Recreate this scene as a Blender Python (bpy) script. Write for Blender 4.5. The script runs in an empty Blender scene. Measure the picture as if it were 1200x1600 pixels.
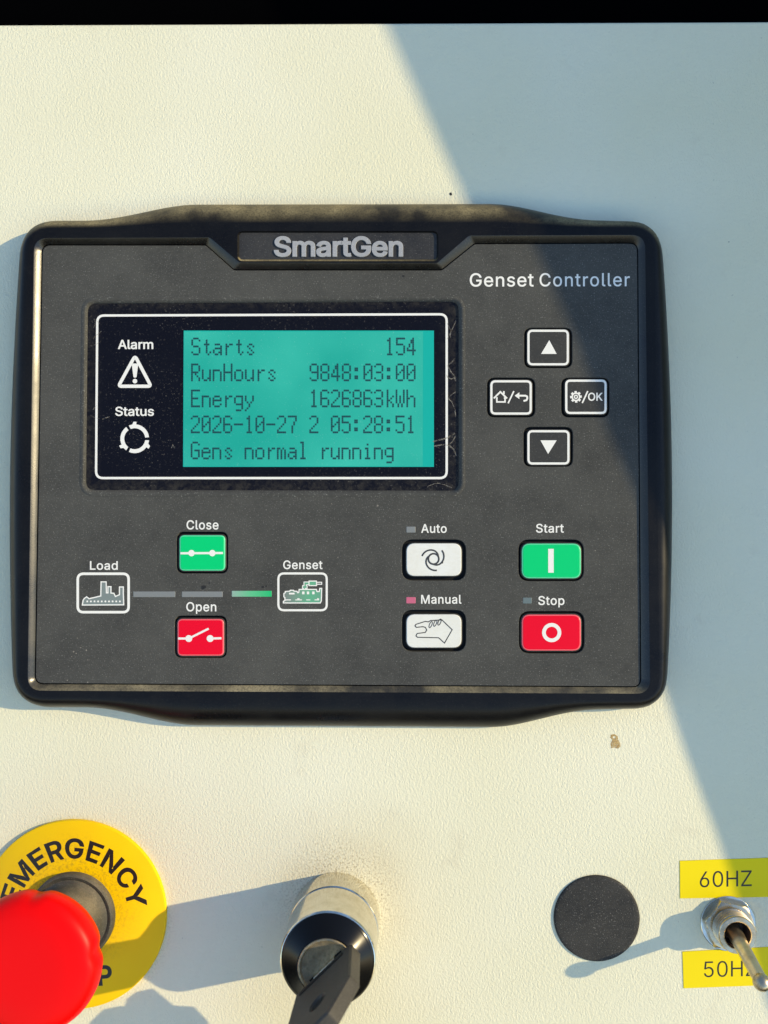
import bpy, bmesh, math, random
from mathutils import Vector, Matrix, Euler
from mathutils.geometry import tessellate_polygon, delaunay_2d_cdt
random.seed(7)
scene = bpy.context.scene
COL = scene.collection

# ------------------------------------------------------------------ camera
F_PX, D = 1304.0, 0.270                      # focal length in photo pixels, distance to the panel (m)
cam_d = bpy.data.cameras.new('camera')
cam = bpy.data.objects.new('camera', cam_d); COL.objects.link(cam)
cam.location = (0, -D, 0)
cam.rotation_euler = Euler((math.radians(90) + math.atan(25 / F_PX), 0, math.atan(40 / F_PX)), 'XYZ')
cam_d.sensor_fit = 'VERTICAL'; cam_d.sensor_height = 36; cam_d.lens = F_PX / 1600 * 36
cam_d.clip_start = 0.01; cam_d.clip_end = 50
cam_d.dof.use_dof = True; cam_d.dof.focus_distance = 0.264; cam_d.dof.aperture_fstop = 11
scene.camera = cam
ROT = cam.rotation_euler.to_matrix()

# ------------------------------------------------------------------ light
S = Vector((.871, -.454, .185)).normalized()  # towards the sun, in the panel's own axes (x right, -y out of it, z up along it)
TILT = Matrix.Rotation(math.radians(-48), 4, 'X')  # the panel leans back like a console; everything is built upright, then tilted
SW = (TILT.to_3x3() @ S).normalized()         # towards the sun in the world
EXPOSURE = 0.75
world = bpy.data.worlds.new('World'); scene.world = world; world.use_nodes = True
wn = world.node_tree.nodes; wl = world.node_tree.links
sky = wn.new('ShaderNodeTexSky'); sky.sky_type = 'NISHITA'; sky.sun_disc = False
sky.sun_elevation = math.asin(SW.z); sky.sun_rotation = math.atan2(SW.x, SW.y); sky.dust_density = 0.1; sky.ozone_density = 2.2
wl.new(sky.outputs[0], wn['Background'].inputs[0]); wn['Background'].inputs[1].default_value = 0.15
sun_d = bpy.data.lights.new('sun', 'SUN'); sun_d.energy = 2.8; sun_d.angle = math.radians(0.55); sun_d.color = (1, .81, .47)
sun = bpy.data.objects.new('sun', sun_d); COL.objects.link(sun)
sun.rotation_euler = SW.to_track_quat('Z', 'Y').to_euler()
scene.view_settings.view_transform = 'Standard'; scene.view_settings.look = 'None'
scene.view_settings.gamma = 1; scene.view_settings.use_curve_mapping = False
scene.view_settings.exposure = EXPOSURE
scene.cycles.max_bounces = 8

# ------------------------------------------------------------------ geometry helpers
MM = .001
PXM = D / F_PX                               # metres per photo pixel on the panel
def U(px, py, h=0.0):
    """point at height h (mm) above the panel seen at photo pixel (px, py)"""
    d = ROT @ Vector(((px - 600) / F_PX, -(py - 800) / F_PX, -1))
    t = (D - h * MM) / d.y
    return Vector((d.x * t, -h * MM, d.z * t))

class MB:
    def __init__(s): s.v = []; s.f = []; s.m = []; s.flat = False   # m: flat faces keep their own normal
    def add(s, vs, fs):
        b = len(s.v); s.v += [tuple(p) for p in vs]
        s.f += [tuple(b + i for i in f) for f in fs]; s.m += [s.flat] * len(fs)
    def build(s, name, mat, parent=None, smooth=None, root=None):
        me = bpy.data.meshes.new(name)
        top = parent
        while top is not None and top.parent is not None: top = top.parent
        off = Vector(top.location) if top is not None else Vector(root or (0, 0, 0))
        me.from_pydata([tuple(Vector(p) - off) for p in s.v], [], s.f)
        for mm in (mat if isinstance(mat, (list, tuple)) else [mat]): me.materials.append(mm)
        me.polygons.foreach_set('use_smooth', [bool(smooth) and not q for q in s.m])
        if smooth:
            b = bmesh.new(); b.from_mesh(me)
            bmesh.ops.remove_doubles(b, verts=b.verts, dist=3e-6)
            bmesh.ops.recalc_face_normals(b, faces=b.faces)
            b.to_mesh(me); b.free()
            me.update(); keep = [q.use_smooth for q in me.polygons]; me.set_sharp_from_angle(angle=math.radians(smooth)); me.polygons.foreach_set('use_smooth', keep)
        me.update()
        o = bpy.data.objects.new(name, me); COL.objects.link(o)
        if parent is not None: o.parent = parent
        else: o.location = off
        return o

def thing(name, loc, label, cat, group=None):
    o = bpy.data.objects.new(name, None); COL.objects.link(o); o.location = loc
    o.empty_display_size = .01
    return tag(o, label, cat, group)
def tag(o, label, cat=None, group=None, kind=None):
    o['label'] = label
    if cat: o['category'] = cat
    if group: o['group'] = group
    if kind: o['kind'] = kind
    return o

def area2(p): return sum(p[i][0] * p[(i + 1) % len(p)][1] - p[(i + 1) % len(p)][0] * p[i][1] for i in range(len(p)))
def offset(p, d):
    """move a closed loop outwards by d (inwards if negative)"""
    n = len(p); sg = 1 if area2(p) > 0 else -1; out = []
    for i in range(n):
        a, b, c = p[i - 1], p[i], p[(i + 1) % n]
        e1 = Vector((b[0] - a[0], b[1] - a[1])); e2 = Vector((c[0] - b[0], c[1] - b[1]))
        if e1.length < 1e-9: e1 = e2
        if e2.length < 1e-9: e2 = e1
        e1.normalize(); e2.normalize()
        n1 = Vector((e1.y, -e1.x)) * sg; n2 = Vector((e2.y, -e2.x)) * sg
        m = n1 + n2
        if m.length < 1e-6: m = n1.copy()
        m.normalize(); k = max(.6, m.dot(n1))
        out.append((b[0] + m.x * d / k, b[1] + m.y * d / k))
    return out
def arc(cx, cy, r, a0, a1, n, ry=None):
    ry = r if ry is None else ry
    return [(cx + r * math.cos(math.radians(a0 + (a1 - a0) * i / n)), cy - ry * math.sin(math.radians(a0 + (a1 - a0) * i / n))) for i in range(n + 1)]
def circle(cx, cy, r, n=32): return arc(cx, cy, r, 0, 360, n)[:-1]
def rounded(p, r, n=6):
    """closed polygon with rounded corners; r one radius or one per corner"""
    out = []; N = len(p)
    for i in range(N):
        rr = r[i] if isinstance(r, (list, tuple)) else r
        b = Vector(p[i]); u = Vector(p[i - 1]) - b; w = Vector(p[(i + 1) % N]) - b
        u.normalize(); w.normalize()
        ang = u.angle(w); t = rr / math.tan(ang / 2)
        A = b + u * t; B = b + w * t
        for k in range(n + 1):
            s = k / n; q = A * (1 - s) ** 2 + b * 2 * s * (1 - s) + B * s * s   # quadratic corner
            out.append((q.x, q.y))
    return out
def rrect(x0, y0, x1, y1, r, n=6): return rounded([(x0, y0), (x1, y0), (x1, y1), (x0, y1)], r, n)

def fill(mb, loops, P):
    """flat face bounded by loops (first outer, rest holes); P maps a 2-d point into space"""
    V2 = []; E2 = []
    for l in loops:
        k = len(V2); V2 += [Vector(q) for q in l]; E2 += [(k + i, k + (i + 1) % len(l)) for i in range(len(l))]
    vs, _, tris, _, _, _ = delaunay_2d_cdt(V2, E2, [], 1, 1e-5)
    fs = []
    for t in tris:
        a, b, c = (vs[i] for i in t)
        cr = (b.x - a.x) * (c.y - a.y) - (c.x - a.x) * (b.y - a.y)
        gx, gy = (a.x + b.x + c.x) / 3, (a.y + b.y + c.y) / 3; odd = False
        for l in loops:
            for i in range(len(l)):
                (x1, y1), (x2, y2) = l[i - 1], l[i]
                if (y1 > gy) != (y2 > gy) and gx < (x2 - x1) * (gy - y1) / (y2 - y1) + x1: odd = not odd
        if odd and abs(cr) > 1e-12: fs.append(tuple(t) if cr < 0 else (t[0], t[2], t[1]))
    V = [P(q.x, q.y) for q in vs]
    keep = mb.flat; mb.flat = True
    if fs:                                    # face the camera side (-Y) whatever the mapping
        a, b, c = (V[i] for i in fs[0])
        if (b - a).cross(c - a).y > 0: fs = [(f[0], f[2], f[1]) for f in fs]
    mb.add(V, fs); mb.flat = keep
def strip(mb, la, lb, flip=False):
    n = len(la)
    mb.add(list(la) + list(lb), [((i, (i + 1) % n, n + (i + 1) % n, n + i) if not flip else (i, n + i, n + (i + 1) % n, (i + 1) % n)) for i in range(n)])
def decal(mb, loops, h): fill(mb, loops, lambda x, y: U(x, y, h))
def ccw(l): return l if area2(l) < 0 else l[::-1]
def slab(mb, outer, h, t, b=1.2, holes=(), seg=3):
    """plate with its face at height h (mm), thickness t, rounded edge b (px); holes go right through"""
    bm_ = b * PXM / MM
    tops = []
    for k, l in enumerate([outer] + list(holes)):
        l = ccw(l); sg = -1 if k == 0 else 1
        rings = []
        for i in range(seg + 1):
            a = math.pi / 2 * i / seg
            rings.append([U(x, y, h) + Vector((0, bm_ * (1 - math.cos(a)) * MM, 0)) for x, y in offset(l, sg * b * (1 - math.sin(a)))])
        rings.append([U(x, y, h) + Vector((0, t * MM, 0)) for x, y in l])
        for i in range(len(rings) - 1): strip(mb, rings[i], rings[i + 1], flip=(k > 0))
        tops.append(offset(l, sg * b))
    fill(mb, tops, lambda x, y: U(x, y, h))
def stroke(mb, pts, w, h, closed=False, cap=True):
    """flat line of width w (px) through pts at height h"""
    n = len(pts); L = []; R = []
    for i in range(n):
        b = Vector(pts[i])
        a = Vector(pts[i - 1]) if (i > 0 or closed) else None
        c = Vector(pts[(i + 1) % n]) if (i < n - 1 or closed) else None
        e1 = (b - a).normalized() if a is not None and (b - a).length > 1e-9 else None
        e2 = (c - b).normalized() if c is not None and (c - b).length > 1e-9 else None
        e1 = e1 or e2; e2 = e2 or e1
        m = Vector((e1.y + e2.y, -e1.x - e2.x))
        if m.length < 1e-6: m = Vector((e1.y, -e1.x))
        m.normalize(); k = max(.5, m.dot(Vector((e1.y, -e1.x))))
        L.append(b + m * w / 2 / k); R.append(b - m * w / 2 / k)
    V = [U(p.x, p.y, h) for p in L + R]; fs = []
    for i in range(n if closed else n - 1):
        j = (i + 1) % n
        fs.append((i, j, n + j, n + i))
    a, b, c = V[fs[0][0]], V[fs[0][1]], V[fs[0][2]]
    if (b - a).cross(c - a).y > 0: fs = [f[::-1] for f in fs]
    mb.add(V, fs)
def lathe(mb, c, prof, n=64, rmod=None, cap=True, tilt=None):
    """surface of revolution about the panel normal through c; prof = [(radius mm, height mm)] from base to tip"""
    rings = []
    for r, h in prof:
        ring = []
        for i in range(n):
            a = 2 * math.pi * i / n; q = r * (rmod(a, h) if rmod else 1)
            p = Vector((q * math.cos(a), -h, q * math.sin(a))) * MM
            if tilt is not None: p = tilt @ p
            ring.append(Vector(c) + p)
        rings.append(ring)
    for i in range(len(rings) - 1): strip(mb, rings[i], rings[i + 1])
    if cap:
        mb.add(rings[-1], [tuple(range(n))])
def tube(mb, pts, rad, n=12, cap=True, flat=None):
    rings = []
    for i, p in enumerate(pts):
        p = Vector(p); a = Vector(pts[max(0, i - 1)]); b = Vector(pts[min(len(pts) - 1, i + 1)])
        t = (b - a).normalized(); u = t.cross(Vector((1, 0, 0.01))).normalized(); w = t.cross(u)
        r = rad[i] if isinstance(rad, (list, tuple)) else rad
        rings.append([p + (u * math.cos(2 * math.pi * k / n) * (flat or 1) + w * math.sin(2 * math.pi * k / n)) * r for k in range(n)])
    for i in range(len(rings) - 1): strip(mb, rings[i], rings[i + 1])
    if cap: mb.add(rings[0], [tuple(range(n))[::-1]]); mb.add(rings[-1], [tuple(range(n))])

# ------------------------------------------------------------------ lettering: glyph outlines (advance, loops)
GLYPHS = {
 '0': [453,[[53,178,57,155,62,133,69,113,85,77,105,48,130,24,158,7,191,-3,227,-7,263,-3,295,7,323,24,348,48,368,77,384,113,391,133,396,155,400,178,403,202,405,227,405,281,403,306,400,330,396,353,391,375,384,395,368,431,348,461,323,484,295,502,262,512,227,516,191,512,159,502,130,484,106,461,85,431,69,395,57,353,53,330,50,306,48,281,48,227,50,202],[115,176,111,213,109,254,111,295,115,332,123,365,134,393,147,416,163,435,182,449,203,457,227,460,250,457,271,449,290,435,306,416,320,393,330,365,338,332,342,295,344,254,342,213,338,176,330,144,320,116,306,92,290,74,271,60,250,52,227,50,203,52,182,60,163,74,147,92,134,116,123,144]]],
 '5': [453,[[60,130,63,105,71,82,83,60,99,41,118,25,140,11,165,1,192,-5,221,-7,253,-4,282,3,309,15,332,32,352,52,369,76,381,102,388,132,391,163,390,187,386,210,379,231,370,251,358,269,345,285,330,299,313,311,294,321,274,328,252,332,229,334,212,333,194,330,178,325,162,318,148,311,136,301,151,452,366,452,366,509,96,509,67,253,128,246,139,255,152,262,167,268,184,273,201,276,218,277,238,275,257,270,275,262,290,251,303,237,314,221,321,203,326,183,328,162,326,141,322,122,314,104,304,89,291,75,276,64,259,56,241,51,221,50,204,51,188,54,173,60,160,68,148,78,138,89,130,102,125,115,122,130]]],
 '6': [453,[[84,74,100,51,119,31,142,15,168,3,196,-4,226,-7,257,-4,284,3,310,14,333,30,352,50,368,73,379,98,387,127,389,157,387,187,380,215,370,240,355,262,337,280,316,295,291,305,265,312,235,314,221,313,208,311,196,307,184,302,174,295,322,509,252,509,137,340,112,302,93,268,80,239,71,212,65,187,64,162,66,130,73,101],[138,102,131,119,126,138,125,158,126,179,131,197,138,214,148,229,160,241,174,252,190,259,207,264,226,265,245,264,263,259,279,251,293,241,304,228,314,213,322,196,326,178,327,157,326,137,322,119,314,101,304,86,293,73,279,63,263,55,245,50,226,48,207,50,190,55,174,63,160,73,148,86]]],
 'A': [480,[[16,0,85,0,135,142,344,142,395,0,463,0,276,509,201,509],[191,302,213,371,239,456,264,372,287,302,324,199,155,199]]],
 'C': [510,[[53,157,61,135,70,115,80,96,104,63,119,49,134,36,150,25,168,15,186,7,205,1,225,-3,246,-6,267,-7,293,-6,317,-2,341,5,363,13,383,24,402,38,420,53,435,71,448,91,459,112,467,135,473,160,408,160,404,144,397,128,389,114,380,102,369,90,344,72,330,65,315,60,300,56,284,54,267,53,237,56,210,63,184,76,161,94,141,117,125,145,113,177,106,213,103,254,106,295,113,332,125,364,141,391,161,414,184,432,209,445,237,453,267,456,284,455,300,453,315,449,330,444,344,437,357,428,369,418,380,407,389,395,397,380,404,365,408,348,473,348,467,373,459,397,448,418,435,438,419,456,402,471,383,485,362,496,340,504,317,511,293,514,267,516,246,515,225,512,205,508,186,501,168,493,150,484,134,472,119,459,104,445,80,412,70,393,61,373,53,352,48,329,44,305,41,280,40,254,41,228,44,203,48,179]]],
 'E': [419,[[125,57,125,229,355,229,355,286,125,286,125,452,372,452,372,509,60,509,60,0,375,0,375,57]]],
 'G': [520,[[53,157,60,136,69,116,79,97,91,79,104,64,118,49,133,36,149,25,167,15,185,7,205,1,225,-3,247,-6,269,-7,308,-4,344,5,377,19,406,38,431,62,451,91,466,124,475,160,478,200,478,256,283,256,283,199,415,199,413,173,407,147,396,123,382,102,365,85,345,71,322,61,296,55,269,53,238,56,210,63,184,76,161,95,141,117,125,145,113,177,106,213,103,254,106,295,113,332,125,364,141,392,160,414,183,432,209,445,236,453,265,456,283,455,300,453,330,443,344,436,356,427,368,417,378,406,387,393,395,379,402,365,408,349,474,349,468,373,460,395,449,416,436,436,421,453,403,469,384,483,363,494,340,504,316,510,291,514,265,516,244,515,223,512,203,508,184,501,166,493,149,484,133,472,117,459,103,445,79,412,69,393,60,373,53,352,47,329,43,305,41,280,40,254,41,228,43,203,47,179]]],
 'H': [517,[[60,0,125,0,125,232,392,232,392,0,457,0,457,509,392,509,392,289,125,289,125,509,60,509]]],
 'K': [467,[[60,509,60,0,125,0,125,167,198,245,372,0,449,0,243,289,448,509,364,509,174,303,139,261,124,242,125,334,125,509]]],
 'L': [393,[[60,509,60,0,361,0,361,57,125,57,125,509]]],
 'M': [628,[[122,0,122,328,120,435,159,321,170,291,286,0,342,0,456,291,482,363,498,409,507,436,504,327,504,0,568,0,568,509,476,509,352,187,330,121,315,73,299,123,287,159,277,187,152,509,60,509,60,0]]],
 'N': [523,[[120,431,148,381,177,331,202,290,387,0,463,0,463,509,399,509,399,157,401,108,403,76,388,107,363,151,136,509,60,509,60,0,125,0,125,291]]],
 'O': [533,[[70,115,80,96,92,79,105,63,119,49,134,36,150,25,168,15,186,7,205,1,225,-3,246,-6,267,-7,288,-6,309,-3,329,1,348,7,366,15,384,25,400,36,415,49,429,63,442,79,453,96,464,115,473,135,480,157,486,179,490,203,492,228,493,254,492,280,490,305,486,329,480,352,473,373,464,393,453,412,442,429,429,445,415,459,400,472,384,484,366,493,348,501,329,508,309,512,288,515,267,516,246,515,225,512,205,508,186,501,168,493,150,484,134,472,119,459,105,445,92,429,80,412,70,393,61,373,53,352,48,329,44,305,41,280,40,254,41,228,44,203,48,179,53,157,61,135],[125,144,113,176,106,213,103,254,106,295,113,332,125,364,142,392,161,415,184,433,210,445,237,453,267,456,296,453,324,446,349,433,372,415,392,392,408,365,420,332,428,295,430,254,428,213,420,176,408,144,392,116,372,94,349,76,324,63,296,55,267,53,237,55,210,63,184,76,161,94,142,117]]],
 'P': [445,[[60,0,125,0,125,186,235,186,272,188,305,195,332,207,356,223,375,243,390,265,400,291,407,318,409,348,407,377,400,404,390,430,375,452,356,471,332,487,305,499,272,506,235,509,60,509],[257,244,233,242,125,242,125,452,232,452,257,451,279,446,297,439,312,428,324,416,333,402,339,385,343,367,344,348,343,328,339,310,333,294,324,279,312,266,297,256,279,248]]],
 'R': [449,[[60,0,125,0,125,198,236,198,246,199,353,0,428,0,314,209,333,217,356,232,376,250,390,271,401,296,407,323,409,352,407,381,401,408,390,433,376,455,356,473,333,489,305,500,273,506,236,509,60,509],[258,256,234,255,125,255,125,452,233,452,258,451,279,446,298,440,313,430,325,419,334,405,340,389,344,371,345,352,344,333,340,316,334,300,325,287,313,276,298,267,280,260]]],
 'S': [447,[[64,60,81,40,102,23,128,9,156,-1,188,-7,224,-9,261,-7,294,0,323,11,349,25,370,43,386,64,399,87,406,112,408,139,407,161,402,180,395,198,384,213,372,226,359,238,344,248,312,264,264,279,212,293,169,308,155,315,142,324,131,334,122,345,117,359,115,376,117,391,121,405,129,418,139,430,152,440,167,448,185,454,204,457,225,459,254,456,280,449,302,437,320,421,332,402,337,378,401,378,398,403,390,427,377,449,360,468,340,484,316,498,289,508,259,514,227,516,195,514,165,508,138,498,113,484,92,468,75,448,62,425,54,400,52,372,56,341,67,313,86,289,112,269,145,253,184,239,245,222,296,205,310,197,322,189,332,179,340,168,344,154,346,139,344,122,338,106,329,92,317,79,303,69,286,60,267,54,246,50,224,49,204,50,185,53,166,59,150,66,136,76,123,88,114,102,108,118,104,137,38,137,42,109,51,83]]],
 'T': [449,[[32,509,32,452,193,452,193,0,257,0,257,452,417,452,417,509]]],
 'Y': [472,[[91,509,16,509,203,208,203,0,268,0,268,208,455,509,381,509,280,344,251,293,237,260,222,292,192,344]]],
 'Z': [438,[[152,57,114,55,134,81,169,129,397,462,397,509,40,509,40,452,285,452,323,453,306,431,273,385,42,46,42,0,399,0,399,57]]],
 'a': [389,[[48,45,60,29,76,15,94,5,115,-3,137,-7,160,-9,181,-7,199,-4,215,1,229,8,242,16,252,25,272,52,277,52,277,0,337,0,337,251,335,278,330,301,322,320,312,336,300,350,286,360,271,369,255,375,239,379,194,384,173,383,153,380,133,375,114,368,95,358,79,346,64,331,51,313,41,291,100,274,104,283,110,292,118,301,127,309,137,316,149,322,163,327,178,330,196,331,212,330,227,327,240,322,251,315,260,307,267,297,272,285,275,272,276,255,274,246,271,240,265,235,257,231,234,227,178,220,125,211,108,206,92,200,78,193,64,184,53,174,43,161,36,146,32,128,30,108,32,84,38,63],[102,72,96,82,93,93,92,105,93,118,97,130,103,139,112,147,122,153,134,159,175,168,200,171,231,176,259,182,276,190,276,138,274,122,270,108,263,93,254,80,242,68,228,59,211,51,192,47,170,45,156,46,142,48,130,52,119,57,109,64]]],
 'd': [424,[[43,116,55,84,70,57,89,34,111,16,137,3,165,-6,195,-8,217,-7,236,-3,252,4,266,12,277,21,287,31,307,59,313,59,313,0,372,0,372,509,311,509,311,319,306,319,287,346,278,355,267,364,253,373,237,379,218,383,196,384,165,382,137,374,112,361,89,342,70,320,55,293,43,261,36,227,34,189,36,151],[109,117,102,139,98,163,96,189,98,215,102,239,108,261,118,281,130,298,145,311,162,322,182,328,205,330,227,328,246,322,263,312,278,299,290,282,300,263,306,241,310,216,312,189,310,162,306,138,299,115,290,95,278,78,263,65,246,55,226,49,205,47,182,49,162,55,145,66,130,80,118,97]]],
 'e': [404,[[37,150,44,116,56,85,72,58,92,35,117,16,145,3,177,-5,212,-8,237,-7,261,-3,283,4,302,14,320,26,335,39,348,55,358,72,365,91,306,105,294,82,285,73,276,65,265,58,254,53,241,49,227,47,212,46,190,48,169,53,151,61,135,73,121,88,110,106,102,127,98,151,97,169,371,169,371,194,370,227,365,256,357,282,347,305,334,324,319,341,303,355,285,366,266,374,246,380,226,383,205,384,172,382,142,373,115,359,91,340,71,317,55,290,44,258,36,224,34,187],[97,231,102,251,109,270,119,286,131,301,146,313,164,323,183,328,205,330,227,328,246,323,263,314,277,301,288,286,298,269,304,248,308,226,308,221,96,221]]],
 'l': [189,[[53,84,55,59,62,37,74,20,91,8,112,0,139,-2,162,-1,181,3,170,54,146,52,135,53,126,57,120,62,117,71,114,83,114,509,53,509]]],
 'm': [610,[[114,0,114,238,115,257,119,274,126,289,135,302,145,312,158,320,171,326,185,329,199,330,220,328,238,322,253,311,265,297,272,280,274,260,274,0,335,0,335,247,336,263,340,277,345,290,353,302,363,312,374,320,387,326,402,329,419,330,438,329,456,323,473,313,485,298,493,279,496,254,496,0,557,0,557,255,555,283,550,307,541,328,529,346,514,361,497,372,478,380,458,385,437,386,417,385,398,381,381,375,364,366,350,356,337,343,326,329,317,309,314,320,303,342,287,361,268,375,245,383,219,386,203,385,187,382,172,376,158,368,144,358,132,346,122,331,114,314,112,308,112,379,53,379,53,0]]],
 'n': [410,[[114,0,114,227,115,248,119,266,126,283,136,297,147,308,161,317,176,324,192,328,210,329,235,326,256,318,273,304,286,286,293,263,296,235,296,0,357,0,357,240,355,271,350,298,341,321,328,340,313,356,295,369,275,377,252,383,227,384,200,382,175,374,152,362,132,344,116,319,112,310,112,379,53,379,53,0]]],
 'o': [415,[[44,116,56,85,72,58,93,35,117,16,144,3,174,-5,207,-8,241,-5,271,3,299,16,323,35,343,58,359,85,371,116,379,150,381,187,379,225,371,260,359,291,343,318,323,341,299,360,271,374,241,382,207,384,174,382,144,374,117,360,93,341,72,318,56,291,44,260,37,225,34,187,37,150],[108,117,102,139,98,163,96,187,98,212,102,236,108,258,118,278,130,296,145,310,163,321,184,328,207,330,231,328,252,321,270,310,285,296,298,278,307,258,314,236,318,212,319,187,318,163,314,139,307,117,298,97,285,80,270,66,252,55,231,49,207,46,184,49,163,55,145,66,130,80,118,97]]],
 'p': [424,[[112,319,112,379,53,379,53,-143,114,-143,114,59,147,21,159,12,173,4,189,-3,208,-7,229,-8,260,-6,288,3,313,16,336,34,355,57,370,84,381,116,388,151,390,189,388,227,381,261,370,293,354,320,335,342,313,361,287,374,259,382,229,384,207,383,188,379,171,373,158,364,137,346,118,319],[114,162,113,189,114,216,118,241,125,263,134,282,147,299,161,312,178,322,198,328,220,330,243,328,262,322,280,311,295,298,307,281,316,261,323,239,327,215,328,189,327,163,323,139,316,117,306,97,294,80,279,66,262,55,242,49,220,47,198,49,179,55,162,65,147,78,135,95,125,115,118,138]]],
 'r': [259,[[114,0,114,237,115,254,119,269,126,284,135,296,146,306,159,315,174,321,190,324,207,326,230,324,243,322,243,384,229,384,213,385,191,383,171,377,152,367,137,354,124,339,115,321,112,379,53,379,53,0]]],
 's': [365,[[62,38,76,24,93,12,112,3,133,-3,157,-7,182,-8,210,-7,236,-2,260,6,281,18,298,31,312,47,323,65,329,85,331,107,328,131,320,153,306,171,287,187,261,200,229,209,172,223,152,229,136,235,124,243,115,253,110,264,109,277,111,292,119,305,131,317,147,326,166,331,187,333,210,331,228,325,243,316,254,304,262,291,268,277,324,290,318,308,309,324,299,339,286,352,271,363,254,372,234,379,212,383,187,384,161,383,137,378,115,370,95,360,79,347,65,332,55,314,49,295,47,274,50,249,58,227,72,208,92,192,118,180,149,170,212,155,229,150,243,144,254,136,262,126,266,115,268,103,265,88,258,74,244,62,227,53,206,47,181,45,160,47,141,52,124,60,111,72,101,87,94,107,36,94,41,73,50,54]]],
 't': [227,[[68,64,77,41,92,21,113,7,138,-1,168,-4,192,-3,213,2,202,54,185,51,170,50,156,51,144,55,136,61,130,70,127,83,126,98,126,327,204,327,204,379,126,379,126,471,65,471,65,379,6,379,6,327,65,327,65,93]]],
 'u': [410,[[53,379,53,139,54,109,60,82,69,59,82,39,97,23,115,11,135,2,158,-3,182,-5,209,-3,234,5,257,17,277,35,294,60,298,70,298,0,357,0,357,379,296,379,296,153,295,132,290,113,283,97,274,83,263,71,249,62,234,55,218,51,200,50,175,53,154,61,137,75,124,94,116,117,114,144,114,379]]],
}
def glyph_runs(text, weight=0.0, track=0.0):
    """loops per glyph piece in units of 1/1000 em, y up, and the total width"""
    x = 0; out = []
    for ch in text:
        if ch == ' ': x += 250 + track; continue
        adv, sp = GLYPHS[ch]
        loops = [[(l[i] , l[i + 1]) for i in range(0, len(l), 2)] for l in sp]
        def inside(p, q):
            c = False; n = len(q)
            for i in range(n):
                (x1, y1), (x2, y2) = q[i], q[(i + 1) % n]
                if (y1 > p[1]) != (y2 > p[1]) and p[0] < (x2 - x1) * (p[1] - y1) / (y2 - y1) + x1: c = not c
            return c
        holes = [any(l is not m and all(inside(p, m) for p in l) for m in loops) for l in loops]
        for l, hl in zip(loops, holes):
            if hl: continue
            grp = [offset(l, weight)] + [offset(m, -weight) for m, h2 in zip(loops, holes) if h2 and inside(m[0], l)]
            out.append([[(px + x, py) for px, py in q] for q in grp])
        x += adv + track
    return out, x - track
def text_line(mb, text, x0, x1, y, cap, h, weight=0, track=0, thick=0, bev=.5, y1=None):
    """flat print from photo pixel x0 to x1 on baseline y (y1 at its right end), capital height cap (px)"""
    runs, _ = glyph_runs(text, weight, track)
    xs = [p[0] for g in runs for l in g for p in l]; lo, hi = min(xs), max(xs)
    sx = (x1 - x0) / (hi - lo); sy = cap / 516.0; sl = ((y1 - y) / (x1 - x0)) if y1 is not None else 0
    for k, g in enumerate(runs):
        L = [[(x0 + (px - lo) * sx, y + (px - lo) * sx * sl - py * sy) for px, py in l] for l in g]
        if thick: slab(mb, L[0], h, thick, bev, L[1:], seg=2)
        else: decal(mb, L, h + .004 * (k % 2))
def lettering(text, x0, x1, y, cap, h, mat, parent, weight=0, track=0, **kw):
    mb = MB(); text_line(mb, text, x0, x1, y, cap, h, weight, track, **kw)
    return mb.build('lettering', mat, parent)

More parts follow.
